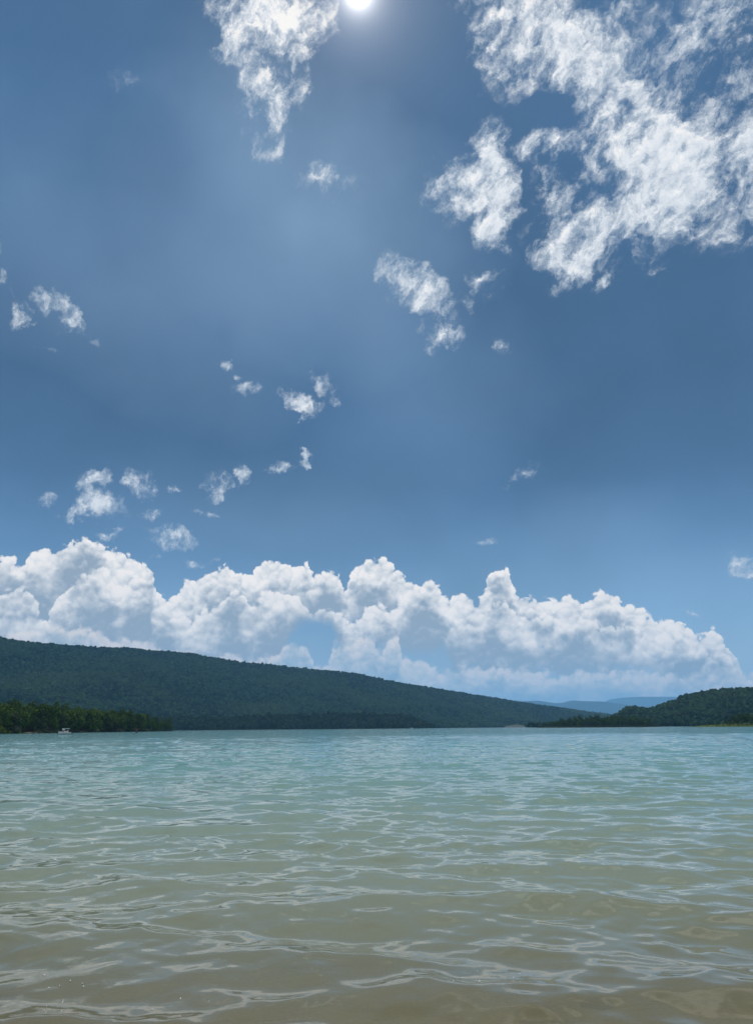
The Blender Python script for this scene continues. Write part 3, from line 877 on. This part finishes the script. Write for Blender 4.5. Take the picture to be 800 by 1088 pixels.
def hull_mesh(Lb, beam, h, z0, z1, mat, cap=False):
    """hull shell between heights z0..z1 (fractions of h); bow at -x"""
    st = [(-1.0, .02, 1.12), (-.86, .34, 1.06), (-.6, .72, 1.0), (-.2, .95, .95), (.3, 1.0, .92), (1.0, .92, .92)]
    vs = []; fs = []
    nl = 6
    for (fx, fw, fh) in st:
        for k in range(nl):
            t = z0 + (z1 - z0) * k / (nl - 1)
            w = beam / 2 * fw * (.62 + .38 * min(1, t * 1.15)); xx = fx * Lb / 2 * (1 - .10 * (1 - t) * (fx < -.5))
            vs.append((xx, -w, h * fh * t)); vs.append((xx, w, h * fh * t))
    n = nl * 2
    for i in range(len(st) - 1):
        for k in range(nl - 1):
            a = i * n + 2 * k; b = a + n
            fs.append((a, b, b + 2, a + 2)); fs.append((a + 1, a + 3, b + 3, b + 1))
        if cap:
            a = i * n + n - 2; b = a + n; fs.append((a, b, b + 1, a + 1))
    e = (len(st) - 1) * n
    for k in range(nl - 1): fs.append((e + 2 * k, e + 2 * k + 1, e + 2 * k + 3, e + 2 * k + 2))
    return mesh_from('hull', np.array(vs), fs, [mat], smooth=False)


def boxes(name, items, mat, bevel=.02):
    bm = bmesh.new()
    for (cx, cy_, cz, sx, sy, sz) in items:
        r = bmesh.ops.create_cube(bm, size=1)
        for v in r['verts']: v.co = Vector((v.co.x * sx + cx, v.co.y * sy + cy_, v.co.z * sz + cz))
    bmesh.ops.bevel(bm, geom=bm.edges[:], offset=bevel, segments=2, affect='EDGES')
    me = bpy.data.meshes.new(name); bm.to_mesh(me); bm.free(); me.materials.append(mat)
    return me


def tubes(name, segs, r, mat):
    vs = []; fs = []
    for a, b in segs:
        a, b = Vector(a), Vector(b); ax = (b - a).normalized(); u = ax.orthogonal().normalized(); w = ax.cross(u); i = len(vs)
        for p in (a, b):
            for k in range(8):
                t = k * math.pi / 4; vs.append(tuple(p + (u * math.cos(t) + w * math.sin(t)) * r))
        fs += [(i + k, i + (k + 1) % 8, i + 8 + (k + 1) % 8, i + 8 + k) for k in range(8)]
    return mesh_from(name, np.array(vs), np.array(fs), [mat])


def motorboat(loc, rz, s, label, top=True):
    o = bpy.data.objects.new('motorboat', None); COL.objects.link(o); o.location = loc; o.rotation_euler = (0, 0, rz); o.scale = (s, s, s)
    tag(o, label, 'boat')
    Lb, bw, h = 5.6, 2.2, 1.0
    link('hull', hull_mesh(Lb, bw, h, .34, 1.0, M_white, True), o)
    me = hull_mesh(Lb * .985, bw * .985, h, -.25, .36, M_navy); link('hull_bottom', me, o)
    link('foredeck', boxes('foredeck', [(-1.35, 0, 1.07, 1.7, 1.35, .22)], M_white, .09), o)
    # raked windscreen
    w = bm_slab([(-.62, -.8, 1.12), (-.62, .8, 1.12), (.12, .75, 1.78), (.12, -.75, 1.78)], .04, M_glass)
    link('windscreen', w, o)
    link('console', boxes('console', [(.15, -.45, 1.2, .5, .5, .5), (.15, .45, 1.2, .5, .5, .5)], M_white, .05), o)
    link('seat', boxes('seat', [(.95, -.45, 1.12, .5, .5, .42), (1.18, -.45, 1.42, .12, .5, .5)], M_vinyl, .04), o)
    link('seat', boxes('seat', [(.95, .45, 1.12, .5, .5, .42), (1.18, .45, 1.42, .12, .5, .5)], M_vinyl, .04), o)
    link('rail', tubes('rail', [((-2.5, -.2, 1.35), (-1.2, -.85, 1.3)), ((-2.5, .2, 1.35), (-1.2, .85, 1.3)), ((-2.5, -.2, 1.35), (-2.5, .2, 1.35)),
                                ((-1.2, -.85, 1.3), (-1.2, -.85, .98)), ((-1.2, .85, 1.3), (-1.2, .85, .98)), ((-2.5, .2, 1.35), (-2.5, .2, 1.05)), ((-2.5, -.2, 1.35), (-2.5, -.2, 1.05))], .03, M_metal), o)
    if top:
        link('canopy_frame', tubes('canopy_frame', [((-.35, sy * .95, 1.0), (-.75, sy * .9, 2.42)) for sy in (-1, 1)] + [((1.3, sy * .95, 1.0), (1.35, sy * .9, 2.42)) for sy in (-1, 1)], .03, M_metal), o)
        link('canopy', boxes('canopy', [(.3, 0, 2.47, 2.7, 1.95, .16)], M_white, .06), o)
        link('canopy_curtain', boxes('canopy_curtain', [(-.62, 0, 2.05, .5, 1.85, .6)], M_white, .06), o)
    en = link('engine', boxes('engine', [(3.0, 0, 1.1, .5, .4, .55)], M_black, .09), o)
    link('engine_leg', boxes('engine_leg', [(3.0, 0, .4, .22, .14, 1.0)], M_black, .03), en)
    return o


def bm_slab(quad, t, mat):
    q = [Vector(p) for p in quad]; n = (q[1] - q[0]).cross(q[3] - q[0]).normalized() * t / 2
    vs = [tuple(p - n) for p in q] + [tuple(p + n) for p in q]
    fs = [(3, 2, 1, 0), (4, 5, 6, 7)] + [(i, (i + 1) % 4, 4 + (i + 1) % 4, 4 + i) for i in range(4)]
    return mesh_from('slab', np.array(vs), fs, [mat], smooth=False)


motorboat(at(69.5, 372, -.08), .06, 1.02, 'white motorboat with a white canopy moored off the wooded left point')
motorboat(at(437.5, 1750, -.05), .35, 1.15, 'tiny white open boat far away beside the dark headland', top=False)


M_red = plain('faded_red', (.30, .07, .05), 0.6, 0.2, 2.0)


def buoy(loc, s, mat, label, mast=None):
    o = bpy.data.objects.new('buoy', None); COL.objects.link(o); o.location = loc; o.scale = (s, s, s)
    tag(o, label, 'buoy')
    prof_ = [(.02, -.5), (.34, -.4), (.44, -.1), (.44, .35), (.34, .55), (.12, .65), (.08, .9), (.0, .92)]
    vs = []; fs = []
    for (r, z) in prof_:
        for k in range(14):
            a = k * 2 * math.pi / 14; vs.append((r * math.cos(a), r * math.sin(a), z))
    for i in range(len(prof_) - 1):
        for k in range(14): fs.append((i * 14 + k, i * 14 + (k + 1) % 14, (i + 1) * 14 + (k + 1) % 14, (i + 1) * 14 + k))
    link('float', mesh_from('float', np.array(vs), np.array(fs), [mat]), o)
    link('mast', tubes('mast', [((0, 0, .9), (0, 0, 1.45)), ((-.12, 0, 1.45), (.12, 0, 1.45))], .045 if mast is None else .16, mast or M_metal), o)
    return o


buoy(at(145.6, 420), 1.25, M_black, 'black buoy with a faded red top floating nearer the wooded shore', M_red)
M_teal = plain('weathered_teal', (.03, .10, .11), 0.6, 0.2, 2.0)
buoy(at(143.1, 275), .62, M_teal, 'dark teal buoy floating farther out from the wooded shore than the black one')

# ------------------------------------------------------------------ close to the beach: stones under water, foam specks
for k, (px_, d, s) in enumerate(((543, 7.6, .10), (530, 8.1, .13), (480, 6.6, .12), (566, 5.3, .13), (610, 5.9, .09))):
    p = at(px_, d); p.z = -0.05 * (p.y - 1.6) + .01
    o = link('stone', stone_mesh(40 + k), None, p); o.scale = (s, s, s * .6)
    tag(o, 'flat golden stone under the shallow water near the beach', 'stone', 'stones under the shallow water')
fr_ = np.random.default_rng(8); V = []; Fq = []
bm = bmesh.new(); bmesh.ops.create_icosphere(bm, subdivisions=1, radius=1); bm.verts.ensure_lookup_table()
sv = np.array([tuple(v.co) for v in bm.verts]); sf = np.array([[v.index for v in f.verts] for f in bm.faces]); bm.free()
M_sparkle = plain('sparkle', (.85, .86, .84), 0.15, 0.05, 50.0)  # white beads stand in for sun sparkles on the near ripples
for (cx_, cyd, n, spx) in ((345, 4.35, 5, 10), (92, 6.0, 9, 14), (497, 5.6, 7, 16), (770, 4.9, 3, 12), (420, 4.3, 3, 20), (200, 5.2, 3, 20)):
    for i in range(n):
        p = at(cx_ + fr_.normal(0, spx), cyd + fr_.normal(0, .18)); p.z = wave_z(p.x, p.y) + .002
        V.append(sv * fr_.uniform(.003, .0065) + np.array(p)); Fq.append(sf + len(sv) * len(Fq))
tag(link('sparkle_specks', mesh_from('sparkle_specks', np.concatenate(V), np.concatenate(Fq), [M_sparkle])), 'scattered white foam specks set as beads on the near water', 'sparkle', kind='stuff')

# ------------------------------------------------------------------ haze over the lake
hm = bpy.data.materials.new('haze_air'); hm.use_nodes = True; hm.node_tree.nodes.clear(); q = G(hm.node_tree)
pv = q.n('ShaderNodeVolumePrincipled'); pv.inputs['Color'].default_value = (.24, .58, 1.0, 1); pv.inputs['Density'].default_value = 4.4e-5
pv.inputs['Anisotropy'].default_value = 0.25
oo = q.n('ShaderNodeOutputMaterial'); 
hm.node_tree.links.new(pv.outputs[0], oo.inputs['Volume'])
S = 45000.0; zb, zt = -20.0, 1420.0
vs = [(-S, -3000, zb), (S, -3000, zb), (S, 40000, zb), (-S, 40000, zb), (-S, -3000, zt), (S, -3000, zt), (S, 40000, zt), (-S, 40000, zt)]
fs = [(3, 2, 1, 0), (4, 5, 6, 7), (0, 1, 5, 4), (1, 2, 6, 5), (2, 3, 7, 6), (3, 0, 4, 7)]
hz = link('haze', mesh_from('haze', np.array(vs), fs, [hm], smooth=False))
tag(hz, 'pale blue summer haze over the lake and hills', 'haze', kind='stuff')
